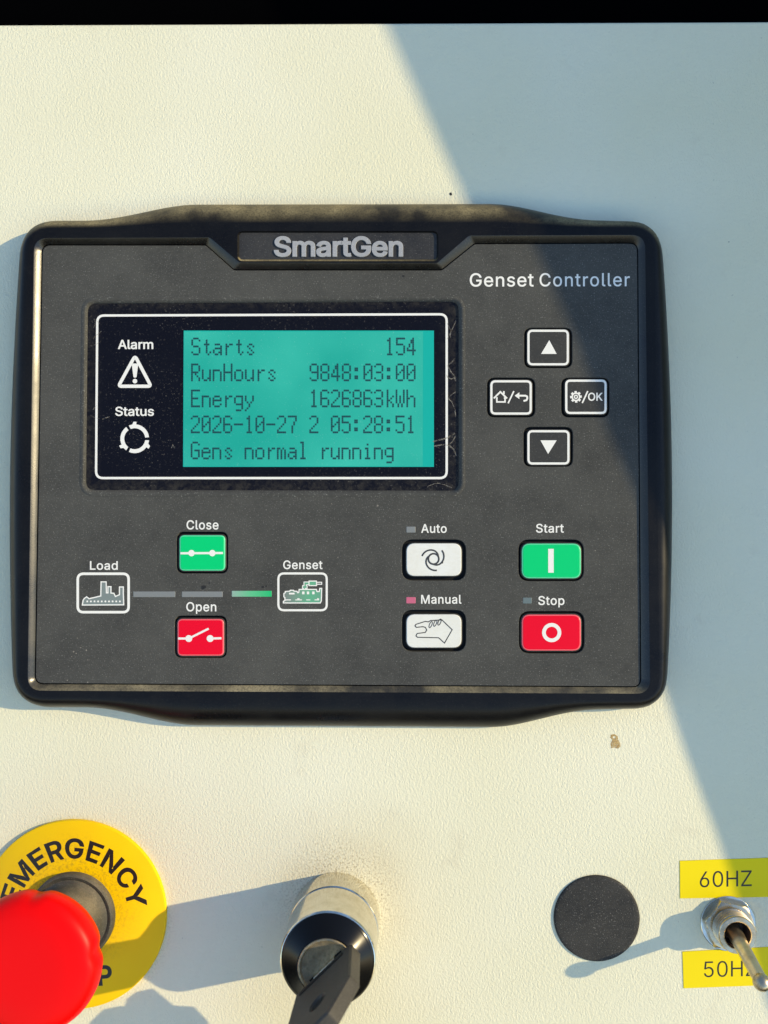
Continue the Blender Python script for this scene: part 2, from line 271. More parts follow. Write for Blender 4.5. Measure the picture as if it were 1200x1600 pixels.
# ------------------------------------------------------------------ materials
def material(name, color, rough=.5, metal=0, spec=.5, coat=0, emit=None, estr=0):
    m = bpy.data.materials.new(name); m.use_nodes = True
    b = m.node_tree.nodes['Principled BSDF']
    b.inputs['Base Color'].default_value = (*color, 1); b.inputs['Roughness'].default_value = rough
    b.inputs['Metallic'].default_value = metal; b.inputs['Specular IOR Level'].default_value = spec
    b.inputs['Coat Weight'].default_value = coat; b.inputs['Coat Roughness'].default_value = .12
    if emit: b.inputs['Emission Color'].default_value = (*emit, 1); b.inputs['Emission Strength'].default_value = estr
    return m
class NT:
    """short hand for one material's node tree"""
    def __init__(s, m): s.m = m; s.n = m.node_tree.nodes; s.l = m.node_tree.links; s.b = s.n['Principled BSDF']; s.tc = s.n.new('ShaderNodeTexCoord')
    def put(s, sock, val):
        if hasattr(val, 'is_output'): s.l.new(val, sock)
        elif val is not None: sock.default_value = val
    def mapping(s, scale=(1, 1, 1), rot=(0, 0, 0), loc=(0, 0, 0), src='Object'):
        k = s.n.new('ShaderNodeMapping'); s.l.new(s.tc.outputs[src], k.inputs[0])
        k.inputs['Scale'].default_value = scale; k.inputs['Rotation'].default_value = rot; k.inputs['Location'].default_value = loc
        return k.outputs[0]
    def noise(s, scale, detail=2, rough=.5, dist=0, vec=None):
        k = s.n.new('ShaderNodeTexNoise'); s.l.new(vec or s.tc.outputs['Object'], k.inputs['Vector'])
        k.inputs['Scale'].default_value = scale; k.inputs['Detail'].default_value = detail
        k.inputs['Roughness'].default_value = rough; k.inputs['Distortion'].default_value = dist
        return k.outputs['Fac']
    def ramp(s, fac, stops):
        k = s.n.new('ShaderNodeValToRGB'); s.l.new(fac, k.inputs[0]); e = k.color_ramp.elements
        while len(e) < len(stops): e.new(.5)
        for el, (p, c) in zip(e, stops): el.position = p; el.color = (*c, 1) if len(c) == 3 else c
        return k.outputs[0]
    def rng(s, v, a, b, c=0, d=1):
        k = s.n.new('ShaderNodeMapRange'); s.l.new(v, k.inputs[0])
        for i, q in enumerate((a, b, c, d)): k.inputs[1 + i].default_value = q
        return k.outputs[0]
    def math(s, op, a, b=None):
        k = s.n.new('ShaderNodeMath'); k.operation = op; s.put(k.inputs[0], a)
        if b is not None: s.put(k.inputs[1], b)
        return k.outputs[0]
    def mix(s, fac, a, b):
        k = s.n.new('ShaderNodeMix'); k.data_type = 'RGBA'; s.put(k.inputs[0], fac)
        s.put(k.inputs[6], a if hasattr(a, 'is_output') else (*a, 1)); s.put(k.inputs[7], b if hasattr(b, 'is_output') else (*b, 1))
        return k.outputs[2]
    def color(s, v): s.l.new(v, s.b.inputs['Base Color'])
    def rough(s, v): s.l.new(v, s.b.inputs['Roughness'])
    def bump(s, v, dist, strength=1):
        k = s.n.new('ShaderNodeBump'); k.inputs['Distance'].default_value = dist; k.inputs['Strength'].default_value = strength
        s.l.new(v, k.inputs['Height']); s.l.new(k.outputs[0], s.b.inputs['Normal'])
    def blob(s, c, r0, r1):
        """1 inside r0 of point c (m), falling to 0 at r1"""
        k = s.n.new('ShaderNodeVectorMath'); k.operation = 'DISTANCE'; s.l.new(s.tc.outputs['Object'], k.inputs[0]); k.inputs[1].default_value = tuple(c)
        return s.rng(k.outputs['Value'], r0, r1, 1, 0)
    def up(s):
        """how much a face looks upwards: where dust settles"""
        x = s.n.new('ShaderNodeSeparateXYZ'); s.l.new(s.tc.outputs['Normal'], x.inputs[0])
        return x.outputs['Z']

M = {}
# cream powder coat with a leathery grain
m = M['paint'] = material('cream_powder_coat', (.78, .76, .68), .42, spec=.4); t = NT(m)
v1 = t.mapping((1, 1, .62), (0, math.radians(24), 0)); n1 = t.noise(1600, 3, .55, .7, v1); n2 = t.noise(2600, 2, .5, 0, v1); n3 = t.noise(12, 2)
h = t.math('ADD', t.math('MULTIPLY', t.ramp(n1, [(.3, (0, 0, 0)), (.7, (1, 1, 1))]), .8), t.math('MULTIPLY', n2, .25))
t.bump(h, .00012, 1)
base = t.mix(t.rng(n3, .35, .65), (.775, .735, .515), (.81, .775, .58))
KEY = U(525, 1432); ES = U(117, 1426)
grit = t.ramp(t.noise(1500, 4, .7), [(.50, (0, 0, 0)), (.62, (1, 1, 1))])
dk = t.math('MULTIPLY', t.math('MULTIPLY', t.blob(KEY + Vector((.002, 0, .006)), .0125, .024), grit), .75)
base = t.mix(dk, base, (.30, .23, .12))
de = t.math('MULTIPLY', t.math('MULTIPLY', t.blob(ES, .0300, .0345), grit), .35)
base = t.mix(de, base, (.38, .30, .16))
haze_dirt = t.math('MULTIPLY', t.math('MULTIPLY', t.blob(KEY + Vector((.004, 0, .008)), .013, .035), t.noise(90, 3)), .5)
base = t.mix(haze_dirt, base, (.55, .46, .28))
low = t.ramp(t.noise(45, 4, .6), [(.62, (0, 0, 0)), (.75, (1, 1, 1))])
base = t.mix(t.math('MULTIPLY', low, .26), base, (.55, .47, .32))
specks = t.ramp(t.noise(700, 1), [(.77, (0, 0, 0)), (.80, (1, 1, 1))])
base = t.mix(t.math('MULTIPLY', specks, .35), base, (.3, .27, .2))
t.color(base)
M['void'] = material('black_gap_shade', (.001, .001, .0012), .9, spec=0)  # deep shade of the gap put into a near-black colour

def plastic(name, base, rough, dust, dust_amt, speck=.5, bump=.00002, up=0.0, up_col=(.22, .18, .10), spec=.25):
    m = material(name, base, rough, spec=spec); t = NT(m)
    n1 = t.noise(60, 4, .6); n2 = t.noise(2400, 2, .6); n3 = t.noise(500, 3, .7, 1.0, t.mapping((1, 1, 2.2), (0, math.radians(-30), 0)))
    c = t.mix(t.math('MULTIPLY', t.rng(n1, .3, .7), dust_amt), base, dust)
    c = t.mix(t.math('MULTIPLY', t.rng(n3, .42, .75), dust_amt * .7), c, dust)
    c = t.mix(t.math('MULTIPLY', t.ramp(n2, [(.60, (0, 0, 0)), (.74, (1, 1, 1))]), speck), c, tuple(min(1, 3.2 * q) for q in dust))
    r = t.rng(n1, .3, .7, rough, min(1, rough + .15))
    if up:
        f = t.math('MULTIPLY', t.rng(t.up(), .12, .55), t.math('MULTIPLY', t.rng(t.noise(55, 3, .6), .36, .62, .15, 1), up))
        f = t.math('MULTIPLY', f, t.rng(t.noise(1800, 3, .7), .3, .6, .35, 1))
        c = t.mix(f, c, up_col); r = t.math('ADD', r, t.math('MULTIPLY', f, .5))
    t.color(c); t.rough(r)
    t.bump(t.noise(3000, 2), bump, .6)
    return m
M['bezel'] = plastic('black_bezel_plastic', (.004, .004, .005), .25, (.018, .017, .015), .3, .25, .000012, up=.95, up_col=(.36, .29, .145), spec=.2)
M['bevel'] = plastic('worn_inner_bevel', (.005, .005, .005), .22, (.028, .027, .023), .35, .45, .00002, up=.9, up_col=(.36, .30, .17), spec=.5)
M['face'] = plastic('dusty_charcoal_faceplate', (.055, .055, .052), .65, (.106, .105, .095), .5, .6, .00003, spec=.03)
M['badge'] = plastic('dark_badge_plastic', (.022, .022, .024), .45, (.06, .058, .055), .5, .5)
M['tray'] = material('black_gap', (.006, .006, .006), .6, spec=.3)
M['keybody'] = plastic('dark_rubber_key', (.03, .03, .029), .5, (.065, .063, .057), .4, .3)
M['print'] = material('white_print', (.82, .80, .74), .5)
M['silver'] = plastic('silver_grey_lettering', (.30, .305, .32), .45, (.44, .44, .44), .5, .3)
m = M['film'] = material('glossy_black_window', (.006, .006, .009), .2, spec=.16); t = NT(m)
fl = t.ramp(t.noise(1500, 3, .75), [(.60, (0, 0, 0)), (.72, (1, 1, 1))]); pt = t.rng(t.noise(40, 3, .6), .42, .62, .12, 1)
WC = U(426, 620); xz = t.n.new('ShaderNodeSeparateXYZ'); ob = t.n.new('ShaderNodeVectorMath'); ob.operation = 'SUBTRACT'
t.l.new(t.tc.outputs['Object'], ob.inputs[0]); t.l.new(ob.outputs[0], xz.inputs[0])
rel = WC - U(535, 730); ob.inputs[1].default_value = (rel.x, 0, rel.z)
ed = t.math('MAXIMUM', t.rng(t.math('ABSOLUTE', xz.outputs[0]), .0535, .0592, 0, 1), t.rng(t.math('ABSOLUTE', xz.outputs[2]), .0255, .0297, 0, 1))
ed = t.math('MULTIPLY', ed, t.rng(t.noise(420, 5, .8, .6), .42, .62, .05, 1))
c = t.mix(t.math('MULTIPLY', ed, .3), (.005, .005, .009), (.10, .088, .065))
t.color(t.mix(t.math('MULTIPLY', t.math('MULTIPLY', fl, pt), .6), c, (.22, .20, .17)))
t.rough(t.rng(t.noise(70, 4, .6), .3, .7, .16, .34))
m = M['lcd'] = material('teal_lcd', (.02, .40, .30), .35, spec=.2, coat=.1, emit=(.0, .5, .38), estr=.03); t = NT(m)
fl = t.ramp(t.noise(2300, 2, .6), [(.66, (0, 0, 0)), (.76, (1, 1, 1))])
t.color(t.mix(t.math('MULTIPLY', fl, .4), t.mix(t.rng(t.noise(22, 3), .35, .65), (.012, .33, .26), (.045, .465, .36)), (.28, .62, .52)))
M['lcd_margin'] = material('deep_teal_lcd_margin', (.008, .38, .315), .35, spec=.2, coat=.1, emit=(.0, .5, .42), estr=.03)
M['lcd_ink'] = material('lcd_segment', (.008, .06, .065), .4)
M['green'] = material('green_key', (.0, .58, .17), .42, spec=.2)
M['red'] = material('red_key', (.80, .0, .02), .42, spec=.2)
M['white'] = plastic('white_key', (.80, .80, .76), .4, (.62, .58, .45), .35, .1)
M['green_edge'] = material('pale_green_edge', (.10, .65, .32), .3)
M['red_edge'] = material('pale_red_edge', (.85, .12, .14), .3)
M['icon_ink'] = material('dark_icon_print', (.04, .04, .04), .5)
M['lens_grey'] = material('grey_indicator_lens', (.21, .22, .215), .35)
M['lens_pink'] = material('pink_indicator_lens', (.50, .12, .19), .35, emit=(1, .1, .2), estr=.03)
M['lens_teal'] = material('grey_green_indicator_lens', (.13, .17, .17), .35)
m = M['lens_bar'] = material('green_painted_glow_bar', (.05, .5, .2), .35); t = NT(m)
x = t.n.new('ShaderNodeSeparateXYZ'); t.l.new(t.tc.outputs['Generated'], x.inputs[0])
t.color(t.ramp(x.outputs[0], [(0, (.28, .42, .34)), (.45, (.12, .50, .24)), (1, (.01, .48, .15))]))  # the lamp's green glow is painted as a gradient along the bar
m = M['engine_fill'] = material('green_painted_backlight', (.1, .4, .2), .4); t = NT(m)
x = t.n.new('ShaderNodeSeparateXYZ'); t.l.new(t.tc.outputs['Generated'], x.inputs[0])
t.color(t.ramp(x.outputs[0], [(0, (.19, .21, .19)), (.35, (.17, .30, .21)), (.7, (.12, .40, .22)), (1, (.14, .34, .22))]))  # green backlight painted into the fill colour
M['factory_fill'] = material('grey_icon_fill', (.20, .235, .22), .4)
m = M['yellow'] = material('yellow_plastic', (.88, .62, .003), .4, spec=.2); t = NT(m)
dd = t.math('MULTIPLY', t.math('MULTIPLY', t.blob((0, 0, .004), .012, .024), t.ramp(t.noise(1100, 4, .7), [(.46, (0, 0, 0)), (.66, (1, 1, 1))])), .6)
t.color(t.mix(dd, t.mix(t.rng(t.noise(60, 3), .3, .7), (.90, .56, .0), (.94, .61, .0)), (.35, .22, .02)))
M['tape'] = material('yellow_label_tape', (.90, .70, .0), .4, spec=.2)
M['ink'] = material('black_ink', (.012, .011, .008), .45)
M['mushroom'] = material('red_mushroom_plastic', (.84, .001, .001), .38, spec=.14)
M['boot'] = plastic('dusty_rubber_collar', (.028, .029, .026), .5, (.10, .095, .075), .7, .5, .00005, up=.8, up_col=(.26, .22, .15))
def metal(name, col, rough, dirt, amt, scale=300):
    m = material(name, col, rough, metal=1); t = NT(m)
    f = t.math('MULTIPLY', t.ramp(t.noise(scale, 4, .65), [(.45, (0, 0, 0)), (.7, (1, 1, 1))]), amt)
    t.color(t.mix(f, col, dirt)); t.rough(t.math('ADD', t.rng(t.noise(scale * .5, 3), .3, .7, rough * .8, rough * 1.3), t.math('MULTIPLY', f, .3)))
    t.bump(t.noise(scale * 8, 2), .00001, .4)
    return m
M['nickel'] = metal('satin_nickel', (.74, .70, .60), .11, (.42, .36, .24), .4)
M['chrome'] = metal('worn_chrome', (.64, .54, .38), .27, (.26, .2, .12), .65)
M['brass'] = metal('worn_toggle_lever', (.76, .64, .44), .33, (.42, .31, .18), .5)
M['core'] = metal('sandy_nickel_core', (.56, .46, .30), .5, (.25, .2, .12), .6, 900)
M['blackring'] = material('gloss_black_ring', (.005, .005, .005), .18, spec=.22)
M['keyplastic'] = plastic('grey_black_key_plastic', (.036, .033, .028), .45, (.085, .076, .06), .6, .25, .00004)
m = M['plug'] = plastic('grained_black_plug', (.015, .0145, .014), .55, (.06, .057, .051), .7, 1, .00014)
M['bore'] = material('dark_bore', (.07, .045, .035), .5)
M['rust'] = material('ochre_fleck', (.52, .36, .13), .7)
t = NT(M['rust']); t.color(t.ramp(t.noise(1200, 3, .7), [(.35, (.34, .19, .04)), (.6, (.58, .42, .18))]))
t.l.new(t.ramp(t.noise(1700, 4, .75), [(.36, (.1, .1, .1)), (.52, (1, 1, 1))]), t.b.inputs['Alpha'])
M['soot'] = material('black_fleck', (.01, .01, .01), .7)
m = M['scuff'] = material('pale_scuff_film', (.30, .27, .22), .6); t = NT(m)
t.l.new(t.ramp(t.noise(900, 4, .7), [(.38, (.05, .05, .05)), (.68, (.75, .75, .75))]), t.b.inputs['Alpha'])
M['scratch'] = material('pale_scuff', (.20, .18, .145), .6)

# ------------------------------------------------------------------ the panel and its cabinet
p = MB()
tl, tr = U(0, 37.5), U(1200, 32.5)
sl = (tr.z - tl.z) / (tr.x - tl.x)
def topz(x): return tl.z + sl * (x - tl.x)
X0, X1, ZB, R = -.30, .30, -.30, .0012
prof = [(R * math.sin(a), R * (1 - math.cos(a))) for a in [math.pi / 2 * i / 5 for i in range(6)]]
rows = [[(X0, 0, ZB), (X1, 0, ZB)]] + [[(x, dy, topz(x) - R + dz) for x in (X0, X1)] for dz, dy in prof] + [[(x, .014, topz(x)) for x in (X0, X1)]]
for a, b in zip(rows, rows[1:]): p.add(a + b, [(0, 1, 3, 2)])
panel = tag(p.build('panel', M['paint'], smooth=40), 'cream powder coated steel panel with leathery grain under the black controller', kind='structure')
p = MB()
p.add([(X0, .016, ZB), (X1, .016, ZB), (X1, .016, .36), (X0, .016, .36)], [(0, 1, 2, 3)])
tag(p.build('cabinet_recess', M['void']), 'flat near-black sheet painting the shade of the gap above the cream panel', kind='structure')

# unseen right cheek of the cabinet: front edge shaped to shade the panel's right
XC = .30
edge_px = [(600, 35, 0), (664, 178, 0), (728, 318, 0), (833, 381, 7.5), (867, 458, 7.5), (900, 533, 7.5), (946, 667, 7.5), (992, 771, 7.5), (1036, 1076, 0), (1071, 1180, 0), (1117, 1300, 0), (1131, 1342, 0), (1165, 1450, 0), (1195, 1560, 0)]
edge = []
for px, py, hh in edge_px:
    q = U(px, py, hh); tt = (XC - q.x) / S.x; e = q + S * tt; edge.append((e.y, e.z))
edge = [(edge[0][0] - .02, .33)] + edge + [(edge[-1][0] + .034, -.30)]
p = MB()
poly = edge + [(.0, -.30), (.0, .33)]
n = len(poly)
p.add([(XC, y, z) for y, z in poly] + [(XC + .003, y, z) for y, z in poly],
      [(i, (i + 1) % n, n + (i + 1) % n, n + i) for i in range(n)])
for xx in (XC, XC + .003):
    p.add([(xx, y, z) for y, z in edge] + [(xx, .0, z) for y, z in edge], [(i, i + 1, len(edge) + i + 1, len(edge) + i) for i in range(len(edge) - 1)])
tag(p.build('unseen_cabinet_cheek', M['paint']), 'unseen cream cheek of the cabinet right of the panel, its edge shaped to cast the shade', kind='structure')

# ------------------------------------------------------------------ genset controller
HR, HF = 9.1, 7.5                            # rim and faceplate heights (mm)
ctl = thing('genset_controller', U(535, 730), 'black dusty generator controller with teal display, coloured push buttons and a raised brand badge', 'controller')
NOTCH_F = [(322, 382), (366, 421), (690, 421), (741, 380)]
NOTCH_R = [(328, 371), (374, 410), (683, 411), (733, 368)]
def ring_outline(tl, tr, br, bl, notch, r, nr):
    return rounded([tl] + notch + [tr, br, bl], [r, nr, nr, nr, nr, r, r, r], 8)
F_OUT = ring_outline((65, 382), (997, 379), (1002, 1074), (54, 1069), NOTCH_F, 14, 9)
R2 = ring_outline((53, 372), (1008, 367), (1016, 1084), (43, 1079), NOTCH_R, 22, 9)
# outer edge of the rim, finely sampled so that the wall can flare
def sm(a, b, x):
    k = min(1, max(0, (x - a) / (b - a))); return k * k * (3 - 2 * k)
def dense(loop, step):
    out = []
    for i in range(len(loop)):
        a, b = Vector(loop[i]), Vector(loop[(i + 1) % len(loop)]); k = max(1, int((b - a).length / step))
        out += [tuple(a + (b - a) * j / k) for j in range(k)]
    return out
R1 = dense(rounded([(44, 357), (1022, 356), (1031, 1094), (31, 1089)], 38, 10), 14)
def spread(x, y, nx, ny):
    """flare of the outer wall in mm: wider along the middle of every side"""
    v = abs(ny); hz = abs(nx)
    tb = 4.7 - .5 * sm(900, 1000, x) + 5.8 * sm(125, 300, x) * (1 - sm(770, 935, x))
    lr = 5.0 + 2.6 * math.sin(math.pi * min(1, max(0, (y - 380) / 680))) ** .8
    if nx > .5: lr -= .75
    return (tb * v * v + lr * hz * hz) / (v * v + hz * hz)
bz = MB()
offs = offset(R1, 1.0)
nrm = [Vector((b[0] - a[0], b[1] - a[1])).normalized() for a, b in zip(R1, offs)]
base3 = [U(x, y, HR) for x, y in R1]
rings = []
K = 14
for k in range(K + 1):
    a = math.pi / 2 * k / K
    ring = []
    for (x, y), nn, b3 in zip(R1, nrm, base3):
        s = spread(x, y, nn.x, nn.y) * (math.sin(a) ** .92)
        ring.append(Vector((b3.x + nn.x * s * MM, -(HR * math.cos(a) ** 1.0 + (.05 if k == K else 0)) * MM, b3.z - nn.y * s * MM)))
    rings.append(ring)
for a, b in zip(rings, rings[1:]): strip(bz, a, b)
BADGE = rrect(371, 361, 685, 408, 9)
fill(bz, [R1, R2, BADGE], lambda x, y: U(x, y, HR))
# chamfer from rim down to the faceplate, then a thin joint
mid1 = [U(x, y, HR) for x, y in R2]
c1 = [U(x * .12 + X * .88, y * .12 + Y * .88, HF + .12) for (x, y), (X, Y) in zip(R2, F_OUT)]
e1 = [U(x * .94 + X * .06, y * .94 + Y * .06, HR - .06) for (x, y), (X, Y) in zip(R2, F_OUT)]
c2 = [U(x, y, HF - .1) for x, y in F_OUT]; c3 = [U(x, y, HF - 1.6) for x, y in F_OUT]
bv = MB()
for a, b in ((mid1, e1), (e1, c1), (c1, c2), (c2, c3)): strip(bv, a, b)
bv.build('inner_bevel', M['bevel'], ctl, smooth=32)
# walls of the badge recess
Bi = offset(ccw(BADGE), -2.6)
strip(bz, [U(x, y, HR) for x, y in ccw(BADGE)], [U(x, y, HR - .7) for x, y in Bi])
strip(bz, [U(x, y, HR - .7) for x, y in Bi], [U(x, y, HR - 1.6) for x, y in Bi])
bezel = bz.build('bezel', M['bezel'], ctl, smooth=32)

p = MB(); decal(p, [rrect(40, 372, 1010, 1082, 20)], HF - 1.75); p.build('back_tray', M['tray'], ctl)

# faceplate with real openings
ARROWS = [((824, 515, 889, 571), (819, 512, 894, 575), 'up arrow key'), ((766, 594, 831, 648), (761, 590, 836, 652), 'home and return key'),
          ((883, 593, 948, 647), (877, 590, 952, 652), 'gear and OK key'), ((824, 672, 890, 726), (818, 667, 895, 729), 'down arrow key')]
KEYS = [((280, 836, 352, 892), (276, 831, 356, 896), 'green', 'green close breaker key'), ((277, 967, 350, 1025), (273, 962, 354, 1028), 'red', 'red open breaker key'),
        ((635, 849, 721, 900), (628, 843, 728, 907), 'white', 'white automatic mode key'), ((635, 960, 721, 1012), (628, 953, 728, 1018), 'white', 'white manual mode key with hand outline'),
        ((815, 849, 908, 904), (810, 843, 912, 908), 'green', 'green start key'), ((815, 960, 908, 1017), (811, 955, 913, 1021), 'red', 'red stop key')]
WIN = [(138, 475), (716, 472), (716, 766), (135, 765)]
WIN_O = rounded(WIN, 13, 6)
holes = [rrect(*hh, 12 if i < 4 else 17) for i, hh in enumerate([a[1] for a in ARROWS] + [k[1] for k in KEYS])]
holes[4] = rrect(*KEYS[0][1], 11); holes[5] = rrect(*KEYS[1][1], 11)
fp = MB()
slab(fp, offset(ccw(F_OUT), -1.4), HF, 1.5, .8, holes + [offset(ccw(WIN_O), 4.5)], seg=2)
# sloping border down to the window
wa = [U(x, y, HF - .02) for x, y in offset(ccw(WIN_O), 4.5)]
face = fp.build('faceplate', M['face'], ctl, smooth=40)
p = MB()
loops = [(offset(ccw(WIN_O), 11), HF + .02), (offset(ccw(WIN_O), 8.5), HF + .22), (offset(ccw(WIN_O), 5.5), HF + .22), (offset(ccw(WIN_O), 1.0), HF - .55), (offset(ccw(WIN_O), .2), HF - .95)]
for (a, ha), (b, hb) in zip(loops, loops[1:]): strip(p, [U(x, y, ha) for x, y in a], [U(x, y, hb) for x, y in b])
p.build('window_surround', M['face'], ctl, smooth=50)

# display window
HW = HF - .75
p = MB(); decal(p, [offset(ccw(WIN_O), 1.5)], HW)
win = p.build('display_window', M['film'], ctl)
p = MB(); stroke(p, rounded([(152, 493), (698, 491), (698, 747), (150, 747)], 11, 6), 3.6, HW + .02, True); p.build('border_line', M['print'], win)
p = MB()
tri = rounded([(211, 556), (236, 603.5), (185, 603.5)], 3, 5); stroke(p, tri, 5.2, HW + .02, True)
decal(p, [rounded([(205.8, 568), (216, 568), (213.3, 590), (208.6, 590)], 2.2, 4)], HW + .02); decal(p, [circle(210.8, 595.5, 3.6, 18)], HW + .024)
p.build('warning_icon', M['print'], win)
p = MB()
for k in range(3):
    a0 = 118 - 120 * k; cx, cy = 210.5, 685.5
    ou = arc(cx, cy, 22.5, a0 - 34, a0 - 112, 12); inn = arc(cx, cy, 16.4, a0 - 112, a0 - 6, 14)
    spike = arc(cx, cy, 22.5, a0 - 4, a0 - 18, 3) + arc(cx, cy, 26.6, a0 - 24, a0 - 34, 2)
    decal(p, [spike + ou + inn], HW + .02)
p.build('status_icon', M['print'], win)
lettering('Alarm', 184, 239.5, 545, 13.8, HW + .02, M['print'], win, 16)
lettering('Status', 180, 240.5, 649.5, 13.8, HW + .02, M['print'], win, 14)
p = MB()
random.seed(3)
def scratch(pts, w): stroke(p, pts, w * 1.7, HW + .03 + random.random() * .01)
for k in range(9):
    x, y = random.choice([(random.uniform(702, 713), random.uniform(500, 760)), (random.uniform(690, 712), random.uniform(505, 740)), (random.uniform(140, 150), random.uniform(480, 760)), (random.uniform(150, 690), random.uniform(751, 762))])
    a = random.uniform(-2.2, 2.2); q = [(x, y)]
    for j in range(random.randint(3, 8)):
        a += random.uniform(-.35, .35); x += math.cos(a) * 3; y += math.sin(a) * 3
        if not 139 < x < 713 or not 478 < y < 763: break
        q.append((x, y))
    if len(q) > 2: scratch(q, random.uniform(.3, .6))
scratch([(711, 560), (706, 566), (699, 571), (704, 580), (710, 588), (712, 596)], 1.1); scratch([(712, 590), (705, 592), (700, 590), (697, 585)], 1.0)
scratch([(712, 612), (704, 618), (700, 622), (706, 628), (711, 640), (712, 652)], .8)
scratch([(676, 690), (688, 687), (700, 684), (711, 677)], 1.3); scratch([(678, 697), (690, 695), (702, 696), (709, 702), (713, 712)], 1.2); scratch([(700, 696), (707, 690), (712, 681)], .8)
scratch([(268, 700), (270, 695), (273, 700)], .7); scratch([(713, 500), (706, 516), (699, 530)], .8); scratch([(160, 655), (165, 653), (171, 651)], .8)
tag(p.build('scuff_marks', M['scuff'], win), 'pale scuff marks on the black window border', kind='stuff')

# liquid crystal screen: pixels of the text are real small dots
HL = HW + .03
p = MB(); decal(p, [[(287, 516.5), (678, 516.5), (678, 729.5), (286, 729.5)]], HL)
lcd = p.build('lcd_screen', M['lcd_margin'], ctl)
p = MB(); decal(p, [[(287.6, 518), (661, 518), (660.5, 728.6), (287, 728.6)]], HL + .015); p.build('lit_area', M['lcd'], lcd)
FONT = {
 'S': '01110 10001 10000 10000 01110 00001 00001 10001 01110', 't': '00000 00100 00100 01110 00100 00100 00100 00101 00010',
 'a': '00000 00000 00000 01110 00001 01111 10001 10011 01101', 'r': '00000 00000 00000 01011 01100 01000 01000 01000 01000',
 's': '00000 00000 00000 00110 01001 00100 00010 01001 00110', '1': '00100 01100 00100 00100 00100 00100 00100 00100 01110',
 '5': '11111 10000 10000 11110 00001 00001 00001 10001 01110', '4': '00010 00110 00110 01010 01010 10010 11111 00010 00010',
 'R': '11110 10001 10001 10001 11110 10100 10010 10001 10001', 'u': '00000 00000 00000 10001 10001 10001 10001 10011 01101',
 'n': '00000 00000 00000 11110 10001 10001 10001 10001 10001', 'H': '10001 10001 10001 10001 11111 10001 10001 10001 10001',
 'o': '00000 00000 00000 01110 10001 10001 10001 10001 01110', '9': '01110 10001 10001 10001 01111 00001 00001 10001 01110',
 '8': '01110 10001 10001 10001 01110 10001 10001 10001 01110', ':': '00000 00000 01100 01100 00000 00000 01100 01100 00000',
 '0': '01110 10001 10001 10011 10101 11001 10001 10001 01110', '3': '01110 10001 00001 00001 01110 00001 00001 10001 01110',
 'E': '11111 10000 10000 10000 11110 10000 10000 10000 11111', 'e': '00000 00000 00000 01110 10001 11111 10000 10001 01110',
 'g': '00000 00000 00000 01111 10001 10001 10001 01111 00001 00001 01110', 'y': '00000 00000 00000 10001 10001 10001 01010 00100 00100 01000 10000',
 '6': '01110 10001 10000 10000 11110 10001 10001 10001 01110', '2': '01110 10001 00001 00001 00010 00100 01000 10000 11111',
 'k': '01000 01000 01000 01001 01010 01100 01010 01001 01001', 'W': '10001 10001 10001 10101 10101 10101 10101 01010 01010',
 'h': '10000 10000 10000 10110 11001 10001 10001 10001 10001', '-': '00000 00000 00000 00000 11111 00000 00000 00000 00000',
 '7': '11111 00001 00001 00010 00010 00100 00100 00100 00100', 'G': '01110 10001 10000 10000 10111 10001 10001 10001 01110',
 'm': '00000 00000 00000 11010 10101 10101 10101 10101 10101', 'l': '01100 00100 00100 00100 00100 00100 00100 00100 01110',
 'i': '00000 00100 00000 01100 00100 00100 00100 00100 01110'}
DX, DY, CW = 2.86, 3.1, 16.83
def lcd_line(text, x0, y0):
    q = MB()
    for c, ch in enumerate(text + ' '):
        if ch == ' ':
            if q.v: q.build('text_line', M['lcd_ink'], lcd)
            q = MB(); continue
        for r, row in enumerate(FONT[ch].split()):
            for k, b in enumerate(row):
                if b == '1':
                    x = x0 + c * CW + k * DX; y = y0 + r * DY
                    q.add([U(x, y, HL + .03), U(x, y + DY * .95, HL + .03), U(x + DX * .95, y + DY * .95, HL + .03), U(x + DX * .95, y, HL + .03)], [(0, 1, 2, 3)])
lcd_line('Starts            154', 299, 527.5)
lcd_line('RunHours   9848:03:00', 298.6, 568)
lcd_line('Energy     1626863kWh', 298.4, 608.7)
lcd_line('2026-10-27 2 05:28:51', 298.2, 649.3)
lcd_line('Gens normal running', 298, 690)

# badge
p = MB(); fill(p, [offset(ccw(BADGE), -2.4)], lambda x, y: U(x, y, HR - .72))
badge = p.build('badge', M['badge'], ctl)
p = MB(); text_line(p, 'SmartGen', 427.5, 630, 399.5, 29.5, HR - .3, 25, -14, thick=.4, bev=.5); p.build('lettering', M['silver'], badge, smooth=40)

# printed words
HP = HF + .02
W = M['print']
lettering('Genset', 734, 834, 447.5, 20.5, HP, W, ctl, 8, 30, y1=447.3)
lettering('Controller', 843, 984, 447.3, 20.5, HP, W, ctl, 6, 46, y1=447)
for tx, x0, x1, y, c in (('Load', 140.5, 184, 890, 13.2), ('Genset', 442.5, 504, 889, 13.2), ('Close', 291.5, 341.5, 827, 14), ('Open', 291, 338, 955, 14),
                       ('Auto', 658, 698, 832.3, 13.4), ('Manual', 658, 721, 943, 13.4), ('Start', 837.5, 881, 832, 13.4), ('Stop', 841, 882, 945, 13.6)):
    lettering(tx, x0, x1, y, c, HP, W, ctl, 11, 25)

